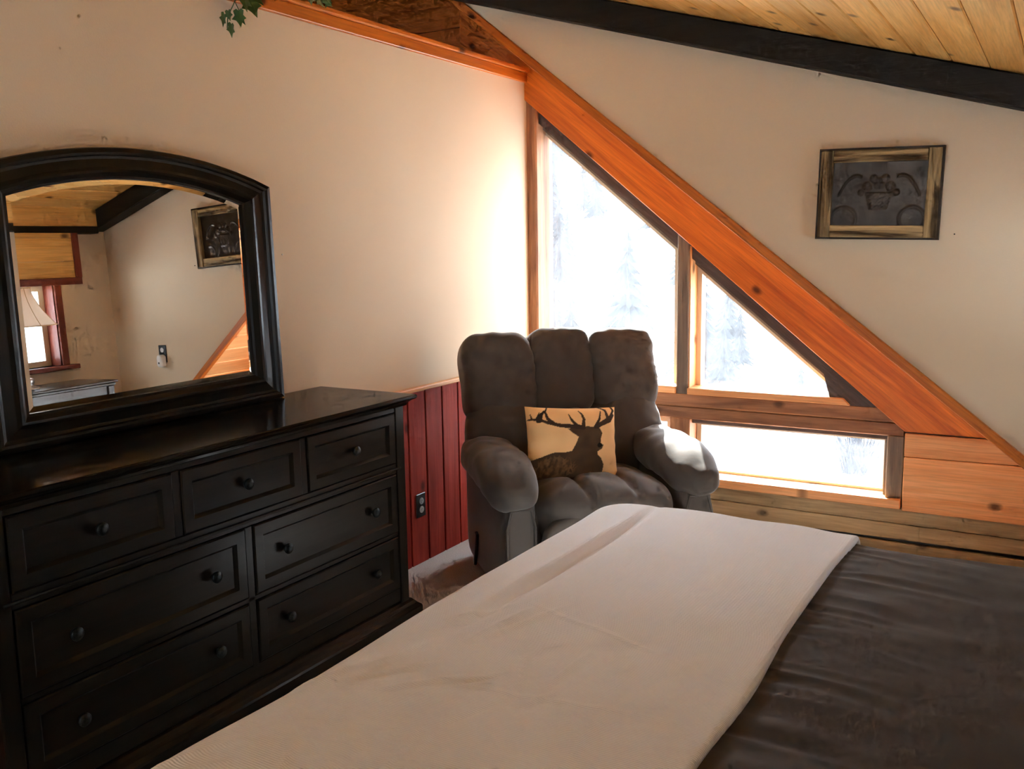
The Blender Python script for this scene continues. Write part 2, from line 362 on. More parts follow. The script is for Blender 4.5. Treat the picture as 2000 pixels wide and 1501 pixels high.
# diagonal strip and soffit planks of the recess
sx0, sx1 = -0.40, 3.12
def dg(x, off, y): return Vector((x, y, strip_lo(x))) + SU * off
m = MB()
for ya, yb, o0, o1 in ((Y0 - .022, Y0 + .01, 0.0, 0.040),):
    m.hexa([dg(sx0, o0, ya), dg(sx1, o0, ya), dg(sx1, o0, yb), dg(sx0, o0, yb), dg(sx0, o1, ya), dg(sx1, o1, ya), dg(sx1, o1, yb), dg(sx0, o1, yb)])
struct(m.build('trim_diagonal', M['orange'], bevel=0.003, grain=(SD, SU)), 'narrow orange pine strip edging the gable wall')
sof = struct(empty('ceiling_recess', (0, 0, 0)), 'pine planked soffit over the recessed window')
spw = 0.14
sme = plank_mesh('plank', M['pine'], spw, YD - Y0, 0.015, SD, SU, 0.004, 0, .003)
xx = sx0
while xx < XF + .05:
    link('plank', sme, sof, (xx, Y0, strip_lo(xx) + 0.004)); xx += spw * SD.x

# ------------------------------------------------------------------ recessed window wall
YO = YD + 0.22
def raf(x): return 2.327 - 0.83 * x
struct(MB().prism_y([(-.42, raf(-.42)), (2.045, 0.632), (2.76, 0.632), (-.42, 3.12)], YD - .02, YO).build('trim_rafter', M['orange'], bevel=0.003, grain=(SD, SU)), 'wide orange pine rafter board above the windows')
ho = lambda x: 2.192 - 0.83 * x     # hypotenuse of the glass
fr = struct(empty('trim_window_framing', (0, 0, 0)), 'weathered timber framing around the gable windows')
MB().prism_y([(-.15, raf(-.15) + .05), (-.15, ho(-.15) + .06), (1.86, ho(1.86) + .06), (1.86, raf(1.86) + .05)], YD + .03, YO).build('rafter_liner', M['greydark'], fr, grain=(SD, SU))
MB().prism_y([(0.0, ho(0) + .10), (0.0, ho(0) + .03), (1.74, ho(1.74) + .03), (1.74, ho(1.74) + .10)], YD + .08, YO).build('rafter_stop', M['grey'], fr, grain=(SD, SU))
MB().prism_y([(-.012, 0), (.060, 0), (.060, 2.30), (-.012, 2.36)], YD, YO - .02).build('corner_post', M['brownwood'], fr, bevel=0.008, grain=((0, 0, 1), (1, 0, 0)))
MB().box(-.12, -.012, YD, YO, 0, 2.42).build('corner_stud', M['grey'], fr, grain=((0, 0, 1), (1, 0, 0)))
mul = MB().prism_y([(.896, .735), (.960, .735), (.960, raf(.96) + .02), (.896, raf(.896) + .02)], YD, YO).build('mullion', M['grey'], fr, bevel=0.004, grain=((0, 0, 1), (1, 0, 0)))
MB().box(.960, .966, YD + .012, YD + .14, .77, raf(.966) - .01).build('jamb_lining', M['pine'], mul, grain=((0, 0, 1), (0, 1, 0)))
MB().box(0.06, 2.042, YD, YO, .668, .737).build('cross_beam', M['brownwood'], fr, bevel=0.005, grain=((1, 0, 0), (0, 0, 1)))
MB().box(0.06, 2.042, YD + .006, YO, .600, .666).build('cross_beam', M['brownwood'], fr, bevel=0.005, grain=((1, 0, 0), (0, 0, 1)))
MB().prism_y([(1.70, .735), (2.0, .735), (1.80, raf(1.80) + .04), (1.62, raf(1.62) + .04)], YD + .002, YO).build('corner_block', M['greydark'], fr, grain=(SD, SU))
MB().box(.859, .973, YD + .004, YO, .25, .604).build('lower_mullion', M['brownwood'], fr, bevel=0.004, grain=((0, 0, 1), (1, 0, 0)))
MB().box(1.966, 2.042, YD, YO, .25, .602).build('lower_jamb', M['grey'], fr, bevel=0.004, grain=((0, 0, 1), (1, 0, 0)))
MB().box(1.948, 1.966, YD + .05, YO, .29, .602).build('lower_jamb_stop', M['grey'], fr, bevel=0.003, grain=((0, 0, 1), (1, 0, 0)))
MB().box(.973, 1.966, YD + .04, YO, .574, .604).build('lower_head', M['greydark'], fr, bevel=0.003, grain=((1, 0, 0), (0, 0, 1)))

def sash_poly(poly, w):
    """inset a convex (x, z) polygon by w"""
    n = len(poly); c = (sum(p[0] for p in poly) / n, sum(p[1] for p in poly) / n); out = []
    lines = []
    for i in range(n):
        a = Vector(poly[i]); b = Vector(poly[(i + 1) % n]); d = (b - a).normalized(); nrm = Vector((-d.y, d.x))
        if nrm.dot(Vector(c) - a) < 0: nrm = -nrm
        lines.append((a + nrm * w, d))
    for i in range(n):
        (p, d), (q, e) = lines[i - 1], lines[i]
        cr = d.x * e.y - d.y * e.x; t = ((q - p).x * e.y - (q - p).y * e.x) / cr; out.append(tuple(p + d * t))
    return out
def window(name, poly, sash, ysash, yglass, label, mat=None):
    w = struct(empty(name, (poly[0][0], yglass, poly[0][1])), label)
    off = Vector((poly[0][0], yglass, poly[0][1]))
    inn = sash_poly(poly, sash); n = len(poly); mb = MB(); vs_ = []
    for y in (ysash, yglass + .03):
        vs_ += [Vector((px, y, pz)) - off for px, pz in poly] + [Vector((px, y, pz)) - off for px, pz in inn]
    fs = []
    for i in range(n):
        j = (i + 1) % n
        fs += [(i, j, n + j, n + i), (2 * n + i, 3 * n + i, 3 * n + j, 2 * n + j), (n + i, n + j, 3 * n + j, 3 * n + i), (i, 2 * n + i, 2 * n + j, j)]
    mb.add(vs_, fs).build('window_sash', mat or M['cream'], w)
    inn2 = sash_poly(poly, sash - .004)
    MB().prism_y([(px - off.x, pz - off.z) for px, pz in inn2], -.004, .002).build('pane', M['glass'], w)
    return w
YG = YD + .15
s_ = 0.03
def hyp_o(x): return ho(x) + s_ * 1.3
window('window_1', [(-.035, .735), (.87, .735), (.87, hyp_o(.87)), (-.035, hyp_o(-.035))], s_, YD + .115, YG, 'tall upper window with a slanted top edge')
window('window_2', [(.962, .740), (.962, hyp_o(.962)), (1.797, .740)], s_, YD + .115, YG, 'triangular upper window under the rafter')
window('window_3', [(.975, .285), (1.962, .285), (1.962, .580), (.975, .580)], 0.026, YD + .115, YG, 'long low window under the triangular one')
window('window_4', [(-.03, .285), (.83, .285), (.83, .580), (-.03, .580)], 0.026, YD + .115, YG, 'low window behind the recliner')
for k, (a, b, z0, z1) in enumerate(FILL_WIN): window('window_%d' % (6 + k), [(a, z0), (b, z0), (b, z1), (a, z1)], .05, YB - .10, YB - .08, 'unseen window behind the viewer, added for fill light')  # sashes and panes of the added fill-light openings
# sills
struct(MB().prism_y([(.962, .737), (1.792, .737), (1.757, .771), (.962, .771)], YD - .016, YG - .01).build('trim_upper_sill', M['pine'], bevel=0.003, grain=((1, 0, 0), (0, 1, 0))), 'pine sill under the triangular window')
struct(MB().box(.06, .896, YD - .012, YG - .01, .737, .775).build('trim_upper_sill', M['pine'], bevel=0.003, grain=((1, 0, 0), (0, 1, 0))), 'pine sill under the tall window')
struct(MB().box(.06, 2.040, YD - .028, YG - .006, .252, .297).build('trim_lower_sill', M['pine'], bevel=0.004, grain=((1, 0, 0), (0, 1, 0))), 'pale pine sill under the low windows')
# orange panel boards right of the low window, weathered planks below
low = struct(MB().box(-.12, XF + .1, YD + .03, YO, -.1, .25).build('wall_below_window', M['black']), 'weathered planks below the windows')
struct_p = struct(MB().box(2.046, XF + .1, YD + .015, YO, .2, .66).build('wall_beside_window', M['black']), 'orange pine boards beside the low window')
MB().prism_y([(2.046, .243), (XF, .243), (XF, .520), (2.046, .507)], YD - .014, YD + .02).build('board', M['pine'], struct_p, bevel=0.003, grain=((1, 0, 0), (0, 0, 1)))
MB().prism_y([(2.046, .510), (XF, .523), (XF, .628), (2.046, .622)], YD - .012, YD + .02).build('board', M['pine'], struct_p, bevel=0.003, grain=((1, 0, 0), (0, 0, 1)))
for za, zb, dy in ((.186, .248, .0), (.092, .183, .003), (.0, .089, .001)):
    MB().prism_y([(0, za), (XF, za - .02 if za > .1 else za), (XF, zb - .02 if zb < .2 else zb), (0, zb)], YD + .004 + dy, YD + .035).build('plank', M['greyplank'], low, bevel=0.003, grain=((1, 0, 0), (0, 0, 1)))
# wood wall seen above the partition
up_w = struct(MB().box(-3.0, -.12, YD + .02, YO, 0, 3.95).build('wall_upper_gable', M['black']), 'orange brown wood boards above the left wall')
zz = 1.9
while zz < 3.75:
    MB().box(-3.0, -.02 if zz > 2.4 else -.12, YD, YD + .03, zz + .0015, zz + .288).build('board', M['orange'], up_w, bevel=0.002, grain=((1, 0, 0), (0, 0, 1))); zz += .29

# ------------------------------------------------------------------ far wall window, valence
w5 = struct(empty('window_5', (XF, 3.4, fz0)), 'red trimmed window in the right wall')
def rel(o): return Vector(o.location)
def bx(parent, name, mat, x0, x1, y0, y1, z0, z1, **k):
    l = Vector(parent.location); return MB().box(x0 - l.x, x1 - l.x, y0 - l.y, y1 - l.y, z0 - l.z, z1 - l.z).build(name, mat, parent, **k)
gz = ((0, 0, 1), (0, 1, 0)); gy = ((0, 1, 0), (0, 0, 1))
bx(w5, 'casing', M['redtrim'], XF - .016, XF + .001, fy1, fy1 + .048, fz0, fz1 + .05, bevel=.003, grain=gz)
bx(w5, 'casing', M['redtrim'], XF - .016, XF + .001, fy0 - .048, fy0, fz0, fz1 + .05, bevel=.003, grain=gz)
bx(w5, 'jamb', M['redtrim'], XF, XF + .13, fy1 - .008, fy1, fz0, fz1, grain=gz)
bx(w5, 'jamb', M['redtrim'], XF, XF + .13, fy0, fy0 + .008, fz0, fz1, grain=gz)
bx(w5, 'stool', M['redtrim'], XF - .04, XF + .13, fy0 - .1, fy1 + .105, fz0 - .03, fz0, bevel=.003, grain=gy)
for a, b in ((fy0 + .008, fy0 + .045), (fy1 - .045, fy1 - .008), ((fy0 + fy1) / 2 - .02, (fy0 + fy1) / 2 + .02)):
    bx(w5, 'window_sash', M['cream'], XF + .10, XF + .14, a, b, fz0, fz1)
for a, b in ((fz0, fz0 + .035), (fz1 - .035, fz1)): bx(w5, 'window_sash', M['cream'], XF + .10, XF + .14, fy0 + .045, fy1 - .045, a, b)
bx(w5, 'pane', M['glass'], XF + .118, XF + .124, fy0 + .04, fy1 - .04, fz0 + .03, fz1 - .03)
val = tag(empty('valence_box', (XF, 3.45, 1.49)), 'wooden valence box with a red border over the right window', 'valence')
vy0, vy1, vz0, vz1, vx = 2.90, 3.93, 1.49, 1.815, XF - .15
for a, b in ((vz0, vz0 + .145), (vz0 + .147, vz0 + .292), (vz0 + .294, vz1)): bx(val, 'board', M['amber'], vx + .012, vx + .022, vy0, vy1, a, b, grain=gy)
bx(val, 'border', M['redtrim'], vx, vx + .014, vy0, vy1, vz0 - .005, vz0 + .04, bevel=.002, grain=gy)
bx(val, 'border', M['redtrim'], vx, vx + .014, vy1 - .04, vy1 + .004, vz0 + .04, vz1, bevel=.002, grain=gz)
bx(val, 'border', M['redtrim'], vx, vx + .014, vy0 - .004, vy0 + .04, vz0 + .04, vz1, bevel=.002, grain=gz)
bx(val, 'side_board', M['redtrim'], vx + .014, XF, vy1 - .015, vy1, vz0, vz1, grain=gz)
bx(val, 'side_board', M['redtrim'], vx + .014, XF, vy0, vy0 + .015, vz0, vz1, grain=gz)

# ------------------------------------------------------------------ dresser
dr = tag(empty('dresser', (.24, 2.07, 0)), 'dark espresso wood dresser with seven drawers and round knobs', 'dresser')
gY = ((0, 1, 0), (0, 0, 1))
DY0, DY1 = 1.235, 2.904
body = bx(dr, 'body', M['espresso'], .02, .445, DY0, DY1, .10, .932, bevel=.003, grain=gY)
for a, b in ((DY0, DY0 + .052), (DY1 - .052, DY1)): bx(dr, 'stile', M['espresso'], .44, .462, a, b, .12, .93, bevel=.003, grain=((0, 0, 1), (0, 1, 0)))
for a, b in ((.908, .930), (.668, .710), (.418, .436), (.150, .206)): bx(dr, 'rail', M['espresso'], .44, .458, DY0 + .052, DY1 - .052, a, b, bevel=.003, grain=gY)
bx(dr, 'bead', M['espresso'], .455, .466, DY0 + .03, DY1 - .03, .682, .692, bevel=.004, seg=2, grain=gY)
for y, a, b in ((1.806, .71, .908), (2.340, .71, .908), (2.074, .2, .668)): bx(dr, 'divider', M['espresso'], .44, .458, y - .016, y + .016, a, b, bevel=.003, grain=((0, 0, 1), (0, 1, 0)))
l = Vector(dr.location)
def ring(x1, e, z): return [(-.0 + .012, DY0 - e), (x1 + e, DY0 - e), (x1 + e, DY1 + e), (.012, DY1 + e)]
def stack(prof, x1):
    """moulding: list of (offset, z)"""
    m_ = MB(); vs_ = []
    for e, z in prof: vs_ += [Vector((px, py, z)) - l for px, py in ring(x1, e, z)]
    n = len(prof); fs = [(0, 1, 2, 3), tuple(range(4 * n - 4, 4 * n))]
    for j in range(n - 1): fs += [(4 * j + k, 4 * j + (k + 1) % 4, 4 * j + 4 + (k + 1) % 4, 4 * j + 4 + k) for k in range(4)]
    return m_.add(vs_, fs)
stack([(.004, .926), (.010, .930), (.012, .938), (.022, .946), (.030, .950), (.036, .953), (.040, .958), (.040, .966), (.036, .970)], .46).build('top', M['espresso_top'], dr, grain=gY)
stack([(.045, 0), (.045, .105), (.042, .112), (.030, .122), (.022, .132), (.012, .142), (.004, .146)], .448).build('plinth', M['espresso'], dr, grain=gY)
kprof = [(.0065, 0), (.0065, .008), (.009, .011), (.0165, .014), (.0185, .019), (.0185, .023), (.0165, .026), (.0135, .0265), (.012, .029), (.006, .031), (.001, .0315)]
kme = MB().lathe(kprof, axis='X', n=20).mesh('knob', M['knob'], smooth=True)
def drawer(y0, y1, z0, z1, knobs):
    d_ = .038; xb, xf, xp = .442, .464, .454; m_ = MB(); vs_ = []
    for x_, e in ((xb, 0), (xf - .003, 0), (xf, .004), (xf, d_), (xf - .003, d_ + .003), (xp, d_ + .009), (xp - .001, d_ + .010)):
        vs_ += [Vector((x_, a, b)) - l for a, b in ((y0 + e, z0 + e), (y1 - e, z0 + e), (y1 - e, z1 - e), (y0 + e, z1 - e))]
    n = 7; fs = [(3, 2, 1, 0), (24, 25, 26, 27)]
    for j in range(n - 1): fs += [(4 * j + k, 4 * j + (k + 1) % 4, 4 * j + 4 + (k + 1) % 4, 4 * j + 4 + k) for k in range(4)]
    o = m_.add(vs_, fs).build('drawer', M['espresso'], dr, grain=gY)
    for ky in knobs: link('knob', kme, o, Vector((xp, ky, (z0 + z1) / 2)) - l)
drawer(2.356, 2.846, .712, .906, [2.601]); drawer(1.822, 2.324, .712, .906, [2.073]); drawer(1.292, 1.790, .712, .906, [1.545])
for z0, z1 in ((.438, .666), (.208, .416)):
    drawer(2.092, 2.846, z0, z1, [2.232, 2.700]); drawer(1.292, 2.056, z0, z1, [1.446, 1.922])

# ------------------------------------------------------------------ dresser mirror
mi = tag(empty('dresser_mirror', (.050, 2.078, .972), (0, R(-1.6), 0)), 'arched dresser mirror in a dark moulded wood frame', 'mirror')
def arch_loop(hw, zb, zs, za, n=28):
    s_a = za - zs; Rr = (hw * hw + s_a * s_a) / (2 * s_a); ph = math.asin(hw / Rr)
    pts = [(hw, zb + (zs - zb) * i / 6) for i in range(7)]
    pts += [(Rr * math.sin(ph - 2 * ph * i / n), za - Rr + Rr * math.cos(ph - 2 * ph * i / n)) for i in range(1, n)]
    pts += [(-hw, zs - (zs - zb) * i / 6) for i in range(7)]
    pts += [(-hw + 2 * hw * i / 6, zb) for i in range(1, 6)]
    return pts
OUT = arch_loop(.577, 0.0, .795, .891); INN = arch_loop(.448, .102, .728, .796)
prof = [(0, 0), (0, .030), (.03, .036), (.16, .040), (.24, .038), (.28, .030), (.36, .026), (.62, .030), (.72, .034), (.80, .034), (.86, .026), (.92, .018), (1.0, .016), (1.0, .004)]
m = MB(); vs_ = []
for t, xd in prof: vs_ += [(xd, a[0] * (1 - t) + b[0] * t, a[1] * (1 - t) + b[1] * t) for a, b in zip(OUT, INN)]
n = len(OUT); fs = [(j * n + k, j * n + (k + 1) % n, (j + 1) * n + (k + 1) % n, (j + 1) * n + k) for j in range(len(prof) - 1) for k in range(n)]
m.add(vs_, fs).build('frame', M['espresso'], mi, grain=((0, 0, 1), (0, 1, 0)))
MB().prism_x(arch_loop(.575, .002, .793, .888), -.002, .003).build('backing', M['espresso'], mi, grain=((0, 0, 1), (0, 1, 0)))
IN2 = arch_loop(.430, .120, .712, .779)
m = MB(); g_ = [(.0075, a[0], a[1]) for a in INN] + [(.0095, a[0], a[1]) for a in IN2]
m.add(g_, [(k, (k + 1) % n, n + (k + 1) % n, n + k) for k in range(n)] + [tuple(range(n, 2 * n))]).build('glass', M['mirror'], mi)

# ------------------------------------------------------------------ recliner
CH = (0.745, 3.885, 0); CA = 45
rc = tag(empty('recliner', CH, (0, 0, R(CA))), 'taupe microfibre recliner with channel-tufted back beside the window', 'armchair')
def nz(p, s, o=0): return noise.noise(Vector((p.x * s + o, p.y * s + o * 1.7, p.z * s - o)))
def wrinkle(amp, s, o):
    def f(u, pos):
        return pos * (1 + amp * nz(pos, s, o))
    return f
MB().puff((0, .04, .22), (.40, .40, .20), 9, 10).build('base', M['micro'], rc, smooth=True)
for sx in (-1, 1):
    sp = MB().puff((sx * .405, -.02, .275), (.075, .40, .255), 8, 14).build('side_panel', M['micro'], rc, smooth=True)
    # piped front panel of the arm
    MB().tube([(sx * .405 - .06, -.418, .06), (sx * .405 - .062, -.420, .36), (sx * .405 - .045, -.42, .44), (sx * .405 + .045, -.42, .44), (sx * .405 + .062, -.420, .36), (sx * .405 + .06, -.418, .06)], .006, 6).build('piping', M['micro'], sp, smooth=True)
    def fn(u, pos, sx=sx):
        fr_ = sstep(.05, -1.0, u.y)
        pos = pos.copy()
        pos.x *= 1.0 + .16 * fr_
        pos.z *= 1.0 + .06 * fr_
        pos.z -= .06 * fr_ * fr_ + .02 * sstep(.4, 1, u.y)
        pos.z += .006 * math.sin(pos.y * 55 + 2 * nz(pos, 7, sx)) * (1 - abs(u.x)) * sstep(-.2, .6, u.y)
        pos.x += .006 * nz(pos, 13, 3 + sx); pos.z += .010 * nz(pos, 11, 5 + sx)
        return pos
    MB().puff((sx * .420, -.05, .555), (.122, .405, .098), 2.7, 26, fn).build('arm_pad', M['micro'], rc, smooth=True)
def seat_fn(u, pos):
    pos = pos.copy()
    if u.z > 0:
        for c in (-.105, .105): pos.z -= .028 * math.exp(-((pos.x - c) / .022) ** 2)
        pos.z += .012 * nz(pos, 9, 4) + .03 * (1 - u.x * u.x) * sstep(.6, -.6, u.y)
    return pos
MB().puff((0, -.14, .375), (.325, .35, .125), 3.6, 34, seat_fn).build('seat', M['micro'], rc, smooth=True)
def foot_fn(u, pos):
    pos = pos.copy(); pos.y -= .012 * math.cos(pos.x * 15) + .008 * nz(pos, 8, 9); return pos
MB().puff((0, -.455, .235), (.325, .06, .18), 4, 20, foot_fn).build('footrest', M['micro'], rc, smooth=True)
BT = R(17)                       # recline of the back
def bt(p):                        # back frame: x across, y depth (back +), z up along the back
    return Vector((p.x, .17 + p.y * math.cos(BT) + p.z * math.sin(BT), .40 - p.y * math.sin(BT) + p.z * math.cos(BT)))
bk = MB().puff((0, .10, .365), (.45, .06, .365), 4, 14, None, bt).build('backrest', M['micro'], rc, smooth=True)
def lobe(cx, cz, hx, hy, hz, seed, lean=0.0, pk=1.0, p=3.0, cyy=0.0):
    def fn(u, pos):
        pos = pos.copy()
        tp = sstep(.45, 1, u.z); bo = sstep(-.45, -1, u.z)
        pos.x += lean * (u.z * .5 + .5)
        # gathered puckers towards the ends, soft lumps elsewhere
        pos.y += pk * .010 * math.sin(pos.x * 78 + seed) * (tp + bo) * (1 if u.y < 0 else .4)
        pos.z += pk * .010 * math.sin(pos.x * 61 + seed * 2) * tp
        pos.y += .014 * nz(pos, 6, seed) + .006 * nz(pos, 17, seed + 2)
        pos.x += .008 * nz(pos, 8, seed + 5)
        eg = sstep(.45, .95, abs(u.x)); pos.y -= .0045 * eg * math.sin(pos.z * 95 + 5 * nz(pos, 6, seed) + seed) * (1 if u.y < .3 else 0)
        return pos
    MB().puff((cx, cyy, cz), (hx, hy, hz), p, 26, fn, bt).build('back_cushion', M['micro'], bk, smooth=True)
lobe(-.315, .520, .178, .115, .215, 1.3, -.005, .22, 4.3)
lobe(.315, .520, .178, .115, .215, 2.1, .0, .22, 4.3)
lobe(0, .535, .168, .105, .216, 3.7, 0, .22, 4.3, .006)
lobe(-.312, .205, .186, .125, .235, 4.1, 0, .3, 2.8)
lobe(.312, .205, .186, .125, .235, 5.2, 0, .3, 2.8)
lobe(0, .180, .165, .110, .175, 6.4, 0, .3, 3.0, -.005)
MB().hexa([(-.495, .06, .20), (-.48, .06, .20), (-.48, .12, .03), (-.495, .12, .03), (-.495, .09, .21), (-.48, .09, .21), (-.48, .15, .04), (-.495, .15, .04)]).build('recline_lever', M['black'], rc, bevel=.004)
for sx in (-1, 1): MB().box(sx * .30 - .03, sx * .30 + .03, -.34, .36, 0, .05).build('runner', M['black'], rc)

# ------------------------------------------------------------------ throw pillow with printed stag
def seg_d(p, a, b):
    ax, ay = a; bx_, by = b; dx, dy = bx_ - ax, by - ay
    t = max(0, min(1, ((p[0] - ax) * dx + (p[1] - ay) * dy) / (dx * dx + dy * dy + 1e-9)))
    return math.hypot(p[0] - ax - t * dx, p[1] - ay - t * dy), t
def inside(p, poly):
    c = False; n = len(poly)
    for i in range(n):
        (x1, y1), (x2, y2) = poly[i], poly[i - 1]
        if (y1 > p[1]) != (y2 > p[1]) and p[0] < (x2 - x1) * (p[1] - y1) / (y2 - y1) + x1: c = not c
    return c
STAG = [(1035, 560), (1110, 545), (1200, 550), (1300, 565), (1345, 640), (1325, 720), (1330, 770), (1375, 800), (1350, 850), (1290, 890), (1300, 935), (1350, 980), (1392, 1060), (1385, 1160), (1320, 1240), (1200, 1300), (1000, 1345), (780, 1370), (540, 1380), (470, 1240), (400, 1010), (560, 960), (700, 905), (860, 900), (945, 880), (985, 790), (1012, 690), (930, 640), (850, 580), (960, 575)]
ANT = [([(1060, 560), (900, 545), (720, 530), (560, 495), (430, 450), (285, 435)], 34, 12), ([(1058, 550), (1062, 450), (1035, 370), (985, 310)], 28, 7), ([(960, 525), (885, 450), (838, 370)], 24, 7),
       ([(640, 510), (540, 430), (500, 330), (535, 245)], 26, 8), ([(430, 450), (440, 390), (485, 320)], 46, 14), ([(330, 440), (300, 370)], 14, 6), ([(385, 440), (420, 340)], 14, 6),
       ([(1240, 550), (1290, 440), (1312, 315)], 28, 7), ([(1260, 545), (1400, 455), (1475, 390), (1525, 300), (1480, 235)], 34, 12), ([(1420, 400), (1385, 300), (1270, 238)], 26, 9), ([(1330, 520), (1470, 460), (1525, 370)], 18, 16)]
def pcol(u, v):
    """u, v in 0..1 from the left and from the top of the pillow"""
    y = 240 + v * 1130; xl = 225 + 300 * v ** 1.15; xr = 1562 + 95 * v; x = xl + u * (xr - xl); p = (x, y)
    base = (0.92, 0.60, 0.30)
    n1 = noise.noise(Vector((x * .004, y * .004, 1))); base = tuple(c * (1 + .10 * n1) for c in base)
    brown = (0.085, 0.052, 0.030)
    if math.hypot(x - 1318, y - 800) < 34: return (0.015, 0.012, 0.01)
    if math.hypot((x - 1230) / 1.6, y - 1200) < 30: return (0.28, 0.19, 0.15)
    for pts, w0, w1 in ANT:
        L = len(pts) - 1
        for i in range(L):
            d_, t = seg_d(p, pts[i], pts[i + 1]); k = (i + t) / L
            if d_ < w0 * (1 - k) + w1 * k: return (0.065, 0.042, 0.03)
    if inside(p, STAG):
        e = math.hypot((x - 760) / 320, (y - 1110) / 190)
        f_ = noise.noise(Vector((x * .018, y * .011, 4))) + .5 * noise.noise(Vector((x * .04, y * .03, 7)))
        if e + .35 * f_ < .85 and f_ > -.25:
            k = min(1, max(0, .35 + .6 * f_)); return tuple(brown[i] * (1 - k) + (0.36, 0.21, 0.10)[i] * k for i in range(3))
        k = .5 + .5 * noise.noise(Vector((x * .007, y * .007, 2))); return tuple(c * (.75 + .9 * k) for c in brown)
    return base
mp, ns, ls, bs = newmat('printed_canvas')
at = ns.new('ShaderNodeAttribute'); at.attribute_name = 'print'; ls.new(at.outputs['Color'], bs.inputs['Base Color'])
bs.inputs['Roughness'].default_value = .9; bs.inputs['Specular IOR Level'].default_value = .1
tc = ns.new('ShaderNodeTexCoord'); nn = noise_n(ns, ls, tc.outputs['Object'], 300, 2); bump(ns, ls, bs, nn.outputs[0], .2, .002)
PW, PH, PT = .215, .190, .075
pil = tag(empty('throw_pillow'), 'small tan throw pillow printed with a brown stag, on the recliner', 'pillow')
NU, NV = 150, 136
def psurf(side):
    def f(u, v):
        a = 2 * u - 1; b = 2 * v - 1
        th = PT * (max(0, (1 - a ** 4) * (1 - b ** 4)) ** .55) + .002
        pin = 1 - .045 * (1 - b * b) * abs(a) ** 3
        x = a * PW * pin; z = b * PH * (1 - .045 * (1 - a * a) * abs(b) ** 3)
        y = side * th + .004 * math.sin(z * 95 + 3 * x) * sstep(.55, 1, abs(a)) * (1 - abs(b)) * side
        y += side * .004 * noise.noise(Vector((x * 14, z * 14, side)))
        return (x, y, z)
    return f
mbf = MB().grid(NU, NV, psurf(-1))
mef = mbf.mesh('pillow_front', mp, smooth=True, recalc=False)
ca = mef.attributes.new('print', 'FLOAT_COLOR', 'POINT'); vals = []
for j in range(NV + 1):
    for i in range(NU + 1): vals += [*pcol(i / NU, 1 - j / NV), 1.0]
ca.data.foreach_set('color', vals)
link('front_panel', mef, pil)
M['canvas'] = noisy('tan_canvas', (.5, .33, .17), (.58, .38, .2), 8, .9)
MB().grid(30, 28, psurf(1)).build('back_panel', M['canvas'], pil, smooth=True)
ca_ = R(CA)
pl_local = Vector((-.065, -.065, .612))
pil.location = Vector(CH) + Vector((pl_local.x * math.cos(ca_) - pl_local.y * math.sin(ca_), pl_local.x * math.sin(ca_) + pl_local.y * math.cos(ca_), pl_local.z))
pil.rotation_euler = (R(-20), R(3), ca_ - R(4))

# ------------------------------------------------------------------ bed, sheet, blanket
BX0, BX1, BY0, BY1, BZ = 1.275, 3.10, .90, 3.05, .602
bed = tag(empty('bed', (2.2, 2.0, 0)), 'wide bed made up with a dark brown sheet', 'bed')
MB().puff((0 + (BX0 + BX1) / 2 - 2.2, (BY0 + BY1) / 2 - 2.0, .457), ((BX1 - BX0) / 2 - .02, (BY1 - BY0) / 2 - .02, .135), 10, 16).build('mattress', M['cream'], bed, smooth=True)
bx(bed, 'bed_base', M['sheet'], BX0 + .04, BX1, BY0 + .04, BY1 - .04, .06, .325, bevel=.02)
for lx in (BX0 + .12, BX1 - .12):
    for ly in (BY0 + .12, BY1 - .12): bx(bed, 'leg', M['black'], lx - .03, lx + .03, ly - .03, ly + .03, 0, .06)
def drape(a, b, x0, x1, y0, y1, z, Rr, r):
    """cloth coordinate (a, b) laid over a rounded rectangle, hanging past its edges"""
    cxl, cxr, cyl, cyr = x0 + Rr, x1 - Rr, y0 + Rr, y1 - Rr
    ox = min(0, a - cxl) + max(0, a - cxr); oy = min(0, b - cyl) + max(0, b - cyr)
    d_ = math.hypot(ox, oy); ex, ey = min(max(a, cxl), cxr), min(max(b, cyl), cyr)
    if d_ < 1e-6: return Vector((ex, ey, z)), Vector((0, 0, 1)), 0
    nx, ny = ox / d_, oy / d_; f_ = Rr - r
    if d_ <= f_: return Vector((ex + nx * d_, ey + ny * d_, z)), Vector((0, 0, 1)), 0
    s = d_ - f_; th = min(s / r, math.pi / 2); hh = r * math.sin(th); dr_ = r * (1 - math.cos(th)) + max(0, s - r * math.pi / 2)
    return Vector((ex + nx * (f_ + hh), ey + ny * (f_ + hh), z - dr_)), Vector((nx * math.sin(th), ny * math.sin(th), math.cos(th))), max(0, s - r * math.pi / 2)
def sheet_fn(u, v):
    a = 1.95 + u * 1.145; b = BY0 - .30 + v * (BY1 - BY0 + .60)
    p, n_, hang = drape(a, b, BX0, BX1 + .3, BY0, BY1, BZ, .12, .055)
    w = 0
    near = sstep(2.62, 2.08, a)
    q = Vector((a, b, 0))
    w += .016 * near * (.5 - abs(noise.noise(Vector((a * 2.0, b * 15 + .7 * math.sin(a * 5), 3)))))
    w += .006 * noise.noise(Vector((a * 7 + b * 4, b * 9 - a * 3, 8))) * sstep(.1, .5, noise.noise(q * 1.3) + .35)
    w += .008 * noise.noise(q * 1.6)
    w -= .012 * sstep(2.85, 3.05, b)
    p = p + n_ * w - Vector((2.2, 2.0, 0)); return p
MB().grid(150, 290, sheet_fn).build('fitted_sheet', M['sheet'], bed, smooth=True, recalc=False)
FX = 2.125
def crease(a, b, p0, p1, wd, h):
    d_, t = seg_d((a, b), p0, p1); e = min(1, 4 * t * (1 - t) + .15)
    return h * e * math.exp(-(d_ / wd) ** 2)
WR = []
rw = random.Random(11)
